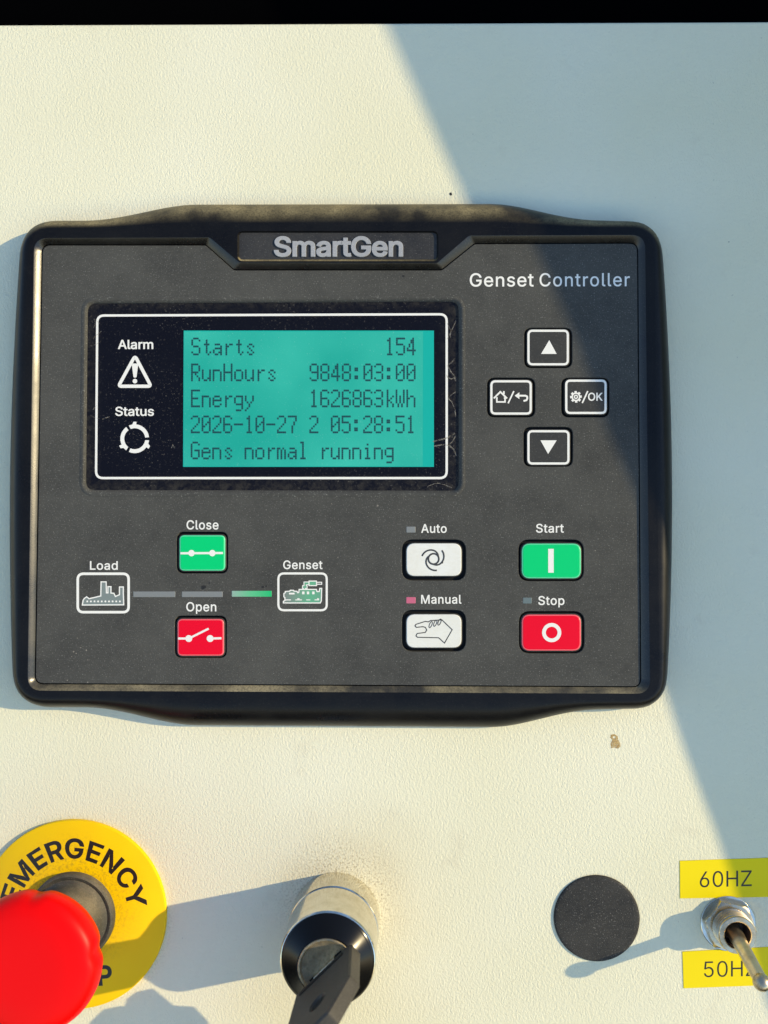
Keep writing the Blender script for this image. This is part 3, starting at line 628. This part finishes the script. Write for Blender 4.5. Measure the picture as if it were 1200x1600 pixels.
# push buttons
HB = HF + .35
def button(cap, hole, kind, label, r, rh):
    q = MB(); slab(q, offset(ccw(rrect(*cap, r)), 1.6), HB - .06, 2.2, 2.0, seg=3)
    b = q.build('push_button', M['keybody'], ctl, smooth=60); b['label'] = label
    return b
kb = []
for cap, hole, lab in ARROWS:
    b = button(cap, hole, 'dark', lab, 8, 12); kb.append(b)
    x0, y0, x1, y1 = cap
    q = MB(); stroke(q, rrect(x0 + 1.8, y0 + 1.8, x1 - 1.8, y1 - 1.8, 6.5), 3.4, HB - .04, True); q.build('outline', W, b)
HI = HB - .03
q = MB(); decal(q, [[(845.4, 553), (869.8, 553), (858.2, 531.5)]], HI); q.build('arrow_icon', W, kb[0])
q = MB(); decal(q, [[(844.5, 688), (869.8, 688), (856.4, 709.4)]], HI); q.build('arrow_icon', W, kb[3])
z = lambda pts: [(740 + a / 5.4545, 500 + b / 5.4545) for a, b in pts]
q = MB(); stroke(q, z([(172, 668), (228, 612), (285, 668)]), 2.6, HI); stroke(q, z([(205, 665), (198, 665), (198, 698), (268, 698), (268, 665), (258, 665)]), 2.4, HI + .004)
stroke(q, z([(258, 606), (258, 632)]), 2.6, HI + .008); q.build('home_icon', W, kb[1])
q = MB(); stroke(q, z([(343, 606), (294, 710)]), 2.3, HI); q.build('slash', W, kb[1])
q = MB(); decal(q, [z([(350, 645), (390, 616), (390, 674)])], HI); stroke(q, z([(386, 645), (442, 645), (456, 652), (458, 668), (450, 684), (425, 690)]), 2.9, HI + .004); q.build('return_icon', W, kb[1])
q = MB(); gx, gy = 740 + 872 / 5.4545, 500 + 655 / 5.4545; out = []
for i in range(8):
    a = i * 45 + 3
    for da, rr in ((-12, 9.3), (12, 9.3), (14, 7.0), (31, 7.0)):
        out.append((gx + rr * math.cos(math.radians(a + da)), gy - rr * math.sin(math.radians(a + da))))
decal(q, [out, circle(gx, gy, 4.7, 24)], HI); decal(q, [circle(gx, gy, 3.4, 20), circle(gx, gy, 1.5, 12)], HI); q.build('gear_icon', W, kb[2])
q = MB(); stroke(q, z([(973, 606), (926, 708)]), 2.3, HI); q.build('slash', W, kb[2])
q = MB(); text_line(q, 'OK', 740 + 975 / 5.4545, 740 + 1100 / 5.4545, 625.8, 12, HI, 14); q.build('lettering', W, kb[2])

ck = []
for cap, hole, kind, lab in KEYS:
    small = cap[2] - cap[0] < 80
    r = 8 if small else 13
    b = button(cap, hole, kind, lab, r, r + 4); ck.append(b)
    if kind == 'white':
        q = MB(); slab(q, rrect(*cap, r), HB + .14, .6, 1.2); q.build('button_cap', M['white'], b, smooth=60)
    else:
        q = MB(); slab(q, rrect(*cap, r), HB + .08, .6, 1.6); q.build('button_cap', M[kind + '_edge'], b, smooth=60)
        q = MB(); slab(q, offset(ccw(rrect(*cap, r)), -2.0), HB + .14, .15, .8); q.build('button_face', M[kind], b, smooth=60)
HC = HB + .17
z = lambda pts: [(250 + a / 6.667, 800 + b / 6.667) for a, b in pts]
def dots(q, pts, r, hh):
    for x, y in pts: decal(q, [circle(x, y, r, 24)], hh)
q = MB(); stroke(q, z([(212, 430), (656, 427)]), 3.4, HC); dots(q, z([(328, 428), (545, 428)]), 5.0, HC + .006); q.build('breaker_icon', W, ck[0])
q = MB(); stroke(q, z([(188, 1318), (300, 1318)]), 3.4, HC); stroke(q, z([(300, 1318), (507, 1215)]), 3.2, HC + .005); stroke(q, z([(522, 1318), (640, 1315)]), 3.4, HC)
dots(q, z([(300, 1318), (522, 1318)]), 5.4, HC + .01); q.build('breaker_icon', W, ck[1])
z = lambda pts: [(610 + a / 3.75, 800 + b / 3.75) for a, b in pts]
q = MB(); cx, cy = 610 + 253 / 3.75, 800 + 275 / 3.75; ring = circle(cx, cy, 8.2, 36)
stroke(q, ring, 2.7, HC, True)
for k in range(3):
    pts = []
    for i in range(17):
        s = i / 16; a = math.radians(166 + 120 * k - 140 * s); rr = 18.6 - 10.6 * s ** 1.15
        pts.append((cx + rr * math.cos(a), cy - rr * math.sin(a)))
    stroke(q, pts, 2.5, HC + .005 * (k + 1))
q.build('spiral_icon', M['icon_ink'], ck[2])
q = MB(); hand = z([(190, 672), (152, 676), (144, 667), (150, 658), (205, 641), (222, 644), (236, 636), (302, 632), (362, 690), (317, 768), (283, 737), (158, 734), (150, 725), (157, 712), (187, 708), (204, 706), (213, 692), (205, 676)])
stroke(q, hand, 1.5, HC, True)
for k, (a, b) in enumerate(((236, 660), (263, 652), (288, 645))):
    e = []
    for i in range(14):
        th = 2 * math.pi * i / 14; u, v = 8 * math.cos(th), 20 * math.sin(th); e.append((a + u * .9 - v * .35, b + v * .9 + u * .2))
    stroke(q, z(e), 1.25, HC + .005 * (k + 1), True)
q.build('hand_icon', M['icon_ink'], ck[3])
q = MB(); decal(q, [[(856.6, 857.5), (865.2, 857.5), (865.2, 894.8), (856.6, 894.8)]], HC); q.build('start_icon', W, ck[4])
q = MB(); decal(q, [circle(862, 988.4, 15, 40), circle(862, 988.4, 9.2, 32)], HC); q.build('stop_icon', W, ck[5])

# indicator lenses
for x0, y0, x1, y1, mt, lab in ((634.8, 822.6, 649.4, 832.4, 'lens_grey', 'grey lamp before Auto'), (634.6, 932.8, 649.6, 943, 'lens_pink', 'pink lit lamp before Manual'), (817, 933.6, 831, 943.2, 'lens_teal', 'grey lamp before Stop')):
    q = MB(); slab(q, rrect(x0, y0, x1, y1, 1.2, 3), HF + .06, .4, .8); o = q.build('indicator_lamp', M[mt], ctl, smooth=60); o['label'] = lab
for x0, x1, y0, y1, mt, lab in ((208, 274, 924, 933.2, 'lens_grey', 'grey bar beside Load'), (284, 348, 924, 933.2, 'lens_grey', 'grey bar between the breaker keys'), (362, 424.5, 923, 932.6, 'lens_bar', 'green lit bar beside Genset')):
    q = MB(); slab(q, rrect(x0, y0, x1, y1, .8, 3), HF + .05, .4, .7); o = q.build('indicator_bar', M[mt], ctl, smooth=60); o['label'] = lab

# factory and engine symbols
z = lambda pts: [(100 + a / 6, 850 + b / 6) for a, b in pts]
q = MB(); stroke(q, rrect(121.5, 896.5, 201, 956.5, 9), 4.0, HP, True)
ic = q.build('load_icon', W, ctl)
fac = z([(172, 572), (180, 525), (192, 510), (212, 495), (235, 513), (345, 487), (348, 355), (395, 355), (398, 458), (412, 458), (412, 400), (440, 400), (440, 460), (468, 462), (482, 492), (520, 475), (520, 403), (556, 403), (556, 470), (560, 570)])
q = MB(); decal(q, [fac], HP); q.build('factory_fill', M['factory_fill'], ic)
q = MB(); stroke(q, fac, 1.8, HP + .006, True)
for i in range(10): decal(q, [circle(100 + (218 + 34 * i) / 6, 850 + 538 / 6, 1.5, 10)], HP + .006)
q.build('factory_outline', W, ic)
z = lambda pts: [(410 + a / 9.2308, 850 + b / 9.2308) for a, b in pts]
q = MB(); stroke(q, rrect(435, 896, 510.5, 953.5, 9), 3.3, HP, True); ic = q.build('genset_icon', W, ctl)
eng = z([(302, 850), (302, 828), (325, 815), (325, 772), (310, 762), (310, 714), (330, 703), (330, 685), (395, 680), (402, 668), (450, 668), (456, 680), (500, 683), (510, 703), (524, 700), (530, 655), (780, 655), (786, 685), (820, 685), (828, 640), (855, 640), (850, 820), (835, 850)])
muf = z([(672, 535), (780, 535), (780, 600), (672, 600)])
pipe = z([(590, 655), (590, 640), (578, 640), (578, 602), (600, 600), (600, 548), (672, 548), (672, 585), (634, 588), (634, 600), (645, 602), (645, 640), (622, 640), (622, 655)])
q = MB()
for l in (eng, muf, pipe): decal(q, [l], HP)
q.build('engine_fill', M['engine_fill'], ic)
q = MB(); stroke(q, eng, 1.7, HP + .006, True); stroke(q, muf, 1.6, HP + .006, True); stroke(q, pipe, 1.3, HP + .012, False); stroke(q, z([(780, 552), (855, 552), (855, 580), (780, 580)]), 1.4, HP + .009)
for x, y, w, hh in ((590, 705, 36, 40), (658, 705, 34, 40), (735, 705, 34, 40), (424, 715, 80, 24), (368, 806, 86, 15), (522, 806, 96, 13), (520, 793, 34, 20), (662, 806, 60, 12), (785, 806, 66, 13), (803, 792, 28, 18)):
    decal(q, [z([(x - w / 2, y - hh / 2), (x + w / 2, y - hh / 2), (x + w / 2, y + hh / 2), (x - w / 2, y + hh / 2)])], HP + .009)
q.build('engine_outline', W, ic)

# dust flecks stuck to the faceplate
random.seed(11)
def fleck(q, x, y, r, hh, k=7):
    a0 = random.random() * 6
    decal(q, [[(x + r * random.uniform(.55, 1.15) * math.cos(a0 + 2 * math.pi * i / k), y + r * random.uniform(.55, 1.15) * math.sin(a0 + 2 * math.pi * i / k)) for i in range(k)]], hh)
for x, y, r in ((318, 917.5, 4.3), (327, 911, 1.4), (410.5, 917.5, 2.2), (416, 916, 1.8), (630, 431.5, 2.6), (691.5, 879.5, 1.2), (674, 929, 1.2)):
    q = MB(); fleck(q, x, y, r, HF + .6 if 690 < x < 692 else HP + .02); q.build('soot_fleck', M['soot'], ctl)
q = MB()
for x, y, r in ((115, 1018, 1.5), (119, 1021, 1.2), (112, 1026, 1), (126, 1012, 1.2), (135, 1016, 1.4), (137, 1031, .9), (105, 1063, 1.3), (82, 1064, 1), (121, 997, .9), (528, 871, 1), (523, 861, .9), (137, 1066, 1.2), (590, 790, 1.6), (930, 860, 1), (70, 480, 1)): fleck(q, x, y, r, HP)
for k in range(240):
    x, y = random.uniform(70, 990), random.uniform(440, 1062)
    if any(hh[0] - 4 < x < hh[2] + 4 and hh[1] - 4 < y < hh[3] + 4 for hh in [a[1] for a in ARROWS] + [c[1] for c in KEYS]) or (122 < x < 728 and 460 < y < 778): continue
    fleck(q, x, y, random.uniform(.3, .75), HP + .015, 5)
tag(q.build('pale_fleck', M['scratch'], ctl), 'pale dust specks', kind='stuff')

# ------------------------------------------------------------------ emergency stop
es = thing('emergency_stop', ES, 'red mushroom emergency stop button on a round yellow legend plate', 'emergency stop')
Rl = 146 * PXM * 1000
p = MB(); lathe(p, ES, [(Rl, .05), (Rl, 1.2), (Rl - .12, 1.45), (Rl - .4, 1.6), (12, 1.6)], 128, cap=False); leg = p.build('legend_plate', M['yellow'], es, smooth=30)
def ring_text(text, r_base, cap, a_mid, span, mid_up=True):
    q = MB(); runs, w = glyph_runs(text, 24, 50)
    lo = min(x for g in runs for l in g for x, _ in l); hi = max(x for g in runs for l in g for x, _ in l)
    for k, g in enumerate(runs):
        L = []
        gx = [x for l in g for x, _ in l]; cx = (min(gx) + max(gx)) / 2
        for l in g:
            o = []
            for x, y in l:
                if not mid_up:                # the lower word follows the rim but keeps its letters nearly upright
                    fa = math.radians(((cx - lo) / (hi - lo) - .5) * span * .22)
                    ca = math.radians(a_mid + ((cx - lo) / (hi - lo) - .5) * span); rc = r_base - cap / 2
                    px_, py_ = (x - cx) * cap / 516, (y / 516 - .5) * cap
                    o.append((rc * math.cos(ca) + px_ * math.cos(fa) - py_ * math.sin(fa), rc * math.sin(ca) + px_ * math.sin(fa) + py_ * math.cos(fa)))
                    continue
                f = (x - lo) / (hi - lo) - .5; yy = y / 516 * cap
                a = math.radians(a_mid - f * span) if mid_up else math.radians(a_mid + f * span)
                rr = r_base + yy if mid_up else r_base - yy
                o.append((rr * math.cos(a), rr * math.sin(a)))
            L.append(o)
        fill(q, L, lambda a, b, k=k: ES + Vector((a, -1.61 - .004 * (k % 2), b)) * MM)
    return q.build('lettering', M['ink'], leg)
ring_text('EMERGENCY', 18.3, 6.0, 88, 160)
ring_text('STOP', 24.8, 6.0, 275, 60, False)
p = MB(); lathe(p, ES, [(13.9, 1.5), (13.9, 3.2), (13.7, 3.9), (13.2, 4.3), (12.6, 4.2), (12.1, 3.9), (11.3, 4.5), (10.6, 6.5), (10.2, 10), (9.8, 15), (9.6, 20)], 96, cap=False); p.build('collar', M['boot'], es, smooth=45)
def lobes(a, h):
    k = sum(math.exp(-((((math.degrees(a) - c + 180) % 360) - 180) / 6.5) ** 2) for c in (87, 9, -69, -143, 165))
    return 1 - .05 * k * (1 if h < 32 else max(0, (35.9 - h) / 3.9))
p = MB(); lathe(p, ES, [(9.5, 19), (12.5, 20.5), (15.5, 22.3), (17.8, 24.4), (19.3, 26.8), (20.0, 29.2), (20.1, 31.2), (19.7, 33), (18.8, 34.4), (17.2, 35.3), (14.5, 35.8), (9, 36), (4, 36)], 160, lobes); p.build('mushroom_head', M['mushroom'], es, smooth=50)

# ------------------------------------------------------------------ key switch and key
ks = thing('key_switch', KEY, 'round nickel key switch with a gloss black face ring standing on the panel', 'key switch')
p = MB(); lathe(p, KEY, [(14.1, 0.05), (14.1, 10.2), (13.9, 10.5), (13.6, 10.6), (13.6, 10.9), (13.9, 11.1), (13.95, 26.6), (13.7, 27.0), (13.5, 27.1)], 128, cap=False); bar = p.build('barrel', M['nickel'], ks, smooth=30)
p = MB(); lathe(p, KEY, [(13.5, 26.5), (13.5, 27.0), (13.3, 27.25), (12.75, 27.6), (12.6, 27.7), (8.5, 31.05), (8.2, 31.1), (8.2, 30.8)], 128, cap=False); p.build('face_ring', M['blackring'], ks, smooth=25)
p = MB(); lathe(p, KEY, [(8.15, 30), (8.15, 31.3), (8.0, 31.5), (7.6, 31.5), (7.4, 31.2), (7.0, 31.0)], 96); p.build('lock_core', M['core'], ks, smooth=30)
UD = Vector((math.cos(math.radians(44)), 0, math.sin(math.radians(44)))); WD = Vector((UD.z, 0, -UD.x)); ND = Vector((0, -1, 0))
def KP(u, w, nn): return KEY + (UD * u + WD * w + ND * nn) * MM
q = MB(); pts = [(-6.2, -.7), (6.2, -.7), (6.2, .7), (-6.2, .7)]
q.add([KP(u, w, 31.06) for u, w in pts], [(0, 1, 2, 3)]); q.build('key_slot', M['tray'], ks)
key = thing('key', KP(0, 0, 29), 'key with a grey black plastic bow turned slantwise in the nickel switch', 'key')
def key_plate(mb, outer, hole, w0, w1, b):
    """outline in (u, n) mm, extruded along w with chamfered edges"""
    for w, sgn in ((w0, -1), (w1, 1)):
        loops = [ccw(outer)] + ([ccw(hole)] if hole else [])
        tops = [offset(l, -b if k == 0 else b) for k, l in enumerate(loops)]
        pts = [a for l in tops for a in l]
        tr = tessellate_polygon([[Vector((x, y, 0)) for x, y in l] for l in tops])
        mb.add([KP(u, w, nn) for u, nn in pts], [t for t in tr])
        for l, tp in zip(loops, tops): strip(mb, [KP(u, w - sgn * b, nn) for u, nn in l], [KP(u, w, nn) for u, nn in tp])
    for l in [ccw(outer)] + ([ccw(hole)] if hole else []):
        strip(mb, [KP(u, w0 + b, nn) for u, nn in l], [KP(u, w1 - b, nn) for u, nn in l])
q = MB(); key_plate(q, [(-4, 27), (4, 27), (4, 33), (-4, 33)], None, -.9, .9, .1); q.build('blade', M['chrome'], key, smooth=30)
q = MB(); key_plate(q, rounded([(-11.2, 32.4), (10.6, 32.4), (11.8, 51), (5, 60), (-5, 60), (-12, 52)], 1.6, 4), circle(0, 49.5, 2.4, 20), -.8, 3.6, .55); q.build('bow', M['keyplastic'], key, smooth=30)
q = MB(); key_plate(q, [(-9, 34.2), (7.5, 34.2), (7.5, 35.6), (-9, 35.6)], None, -1.0, -.7, .05); q.build('groove', M['tray'], key)

q = MB(); slab(q, rounded([(424, 1612), (462, 1612), (467, 1592), (484, 1580), (522, 1611), (558, 1613), (584, 1640), (590, 1840), (400, 1840), (400, 1635)], 3, 4), 31.5, 3, 3); q.build('unseen_shadow_fob', M['keyplastic'], key, smooth=40)  # fob added out of view, shaped to cast the shadow at lower left

# ------------------------------------------------------------------ hole plug
PL = U(932, 1434)
p = MB(); rp = 65.5 * PXM * 1000
lathe(p, PL, [(rp, .02), (rp, .35), (rp - .12, .55), (rp - .4, .72), (rp - .8, .78), (rp - 1.6, .80), (6, .95), (.5, 1.0)], 96)
plug = p.build('hole_plug', M['plug'], smooth=40, root=PL); tag(plug, 'black grained round plug in the panel between key switch and toggle', 'hole plug')

# ------------------------------------------------------------------ toggle switch
TG = U(1137, 1442)
tg = thing('toggle_switch', TG, 'small metal toggle switch pushed down between the two yellow stickers', 'toggle switch')
q = MB(); lathe(q, TG, [(8.6, .05), (8.6, .5), (8.45, .6), (6, .6)], 64, cap=False); q.build('washer', M['nickel'], tg, smooth=30)
q = MB()
def hexr(c, b):
    out = []
    for i in range(72):
        a = 2 * math.pi * i / 72 + math.radians(10); s = (a % (math.pi / 3)) - math.pi / 6
        out.append(min(7.1 / math.cos(s), c) if c else 7.1 / math.cos(s))
    return out
def hexring(h, c): return [TG + Vector((r * math.cos(2 * math.pi * i / 72), -h, r * math.sin(2 * math.pi * i / 72))) * MM for i, r in enumerate(hexr(c, 0))]
hr = [hexring(.6, None), hexring(2.5, None), hexring(2.8, 7.8), hexring(3.05, 7.25), hexring(3.1, 7.0)]
for a, b in zip(hr, hr[1:]): strip(q, a, b)
strip(q, hr[-1], [TG + Vector((5.6 * math.cos(2 * math.pi * i / 72), -3.1, 5.6 * math.sin(2 * math.pi * i / 72))) * MM for i in range(72)])
q.build('hex_nut', M['chrome'], tg, smooth=25)
q = MB(); pr = [(5.75, 2.5)]
hh = 3.0
while hh < 7.2: pr += [(5.9, hh), (5.9, hh + .2), (5.2, hh + .5), (5.2, hh + .6)]; hh += .95
pr += [(5.75, hh), (5.7, 8.0), (5.5, 8.25), (4.3, 8.3), (4.05, 8.1), (4.0, 7.6)]
lathe(q, TG, pr, 72, cap=False); bs = q.build('threaded_bushing', M['chrome'], tg, smooth=25)
q = MB(); lathe(q, TG, [(4.0, 7.6), (3.9, 4), (3.5, 3), (.3, 2.8)], 48, cap=True); q.build('bore', M['bore'], bs, smooth=40)
q = MB(); ball = U(1190, 1535, 24.3); piv = TG + Vector((0, -.0035, 0)); dirv = ball - piv
lv = [piv + dirv * s for s in (0, .15, .3, .5, .7, .85, .96)]
tube(q, lv, [.0026, .0025, .0023, .0022, .0021, .0021, .0020], 20, flat=.86); lever = q.build('lever', M['brass'], tg, smooth=40)
q = MB(); rb = .00245
rg = []
ax = dirv.normalized(); ux = ax.cross(Vector((1, 0, 0))).normalized(); wx = ax.cross(ux)
for i in range(1, 16):
    th = math.pi * i / 16; rg.append([ball - ax * (rb * math.cos(th)) + (ux * math.cos(2 * math.pi * k / 32) + wx * math.sin(2 * math.pi * k / 32)) * rb * math.sin(th) for k in range(32)])
for a, b in zip(rg, rg[1:]): strip(q, a, b)
q.add(rg[-1], [tuple(range(32))]); q.build('ball_tip', M['chrome'], lever, smooth=60)

# ------------------------------------------------------------------ label tapes
def sticker(corners, text, x0, x1, y, cap, y1, label, wt):
    c = U(*corners[0]); q = MB(); slab(q, corners, .16, .13, .4, seg=2)
    o = q.build('label_tape', M['tape'], smooth=50, root=c); tag(o, label, 'label', 'yellow frequency labels')
    t = MB(); text_line(t, text, x0, x1, y, cap, .18, wt, 0, y1=y1); t.build('lettering', M['ink'], o)
sticker([(1062, 1345), (1212, 1340), (1212, 1401.5), (1062.5, 1404)], '60HZ', 1093.5, 1174.5, 1386.5, 25, 1384.5, 'yellow tape label reading 60HZ above the toggle switch', -1)
sticker([(1066, 1487), (1212, 1479), (1212, 1539), (1068, 1544.5)], '50HZ', 1100, 1182, 1527, 25, 1525, 'yellow tape label reading 50HZ below the toggle switch', -3)

# ------------------------------------------------------------------ flecks on the paint
q = MB(); decal(q, [[(955, 1169), (954, 1162), (957, 1156), (953, 1152), (955, 1148), (960, 1147), (965, 1150), (966, 1156), (969, 1161), (970, 1167), (965, 1170), (960, 1168)], [(957.5, 1151), (958, 1153.5), (961.5, 1154), (962, 1151.5), (960, 1150)]], .06)
o = q.build('ochre_fleck', M['rust'], root=U(961, 1160)); tag(o, 'tiny ochre paint fleck on the cream panel below the controller', 'fleck')
for x, y, r, lab in ((704, 303, 2.6, 'tiny dark speck on the cream panel just above the controller'), (1139, 378, 1.1, 'tiny dark speck on the shaded panel right of the controller')):
    q = MB(); fleck(q, x, y, r, .06)
    o = q.build('dark_fleck', M['soot'], root=U(x, y)); tag(o, lab, 'fleck')

# lean the finished console back with its camera
for o in list(COL.objects):
    if o.parent is None and o.type != 'LIGHT':
        o.matrix_world = TILT @ o.matrix_basis
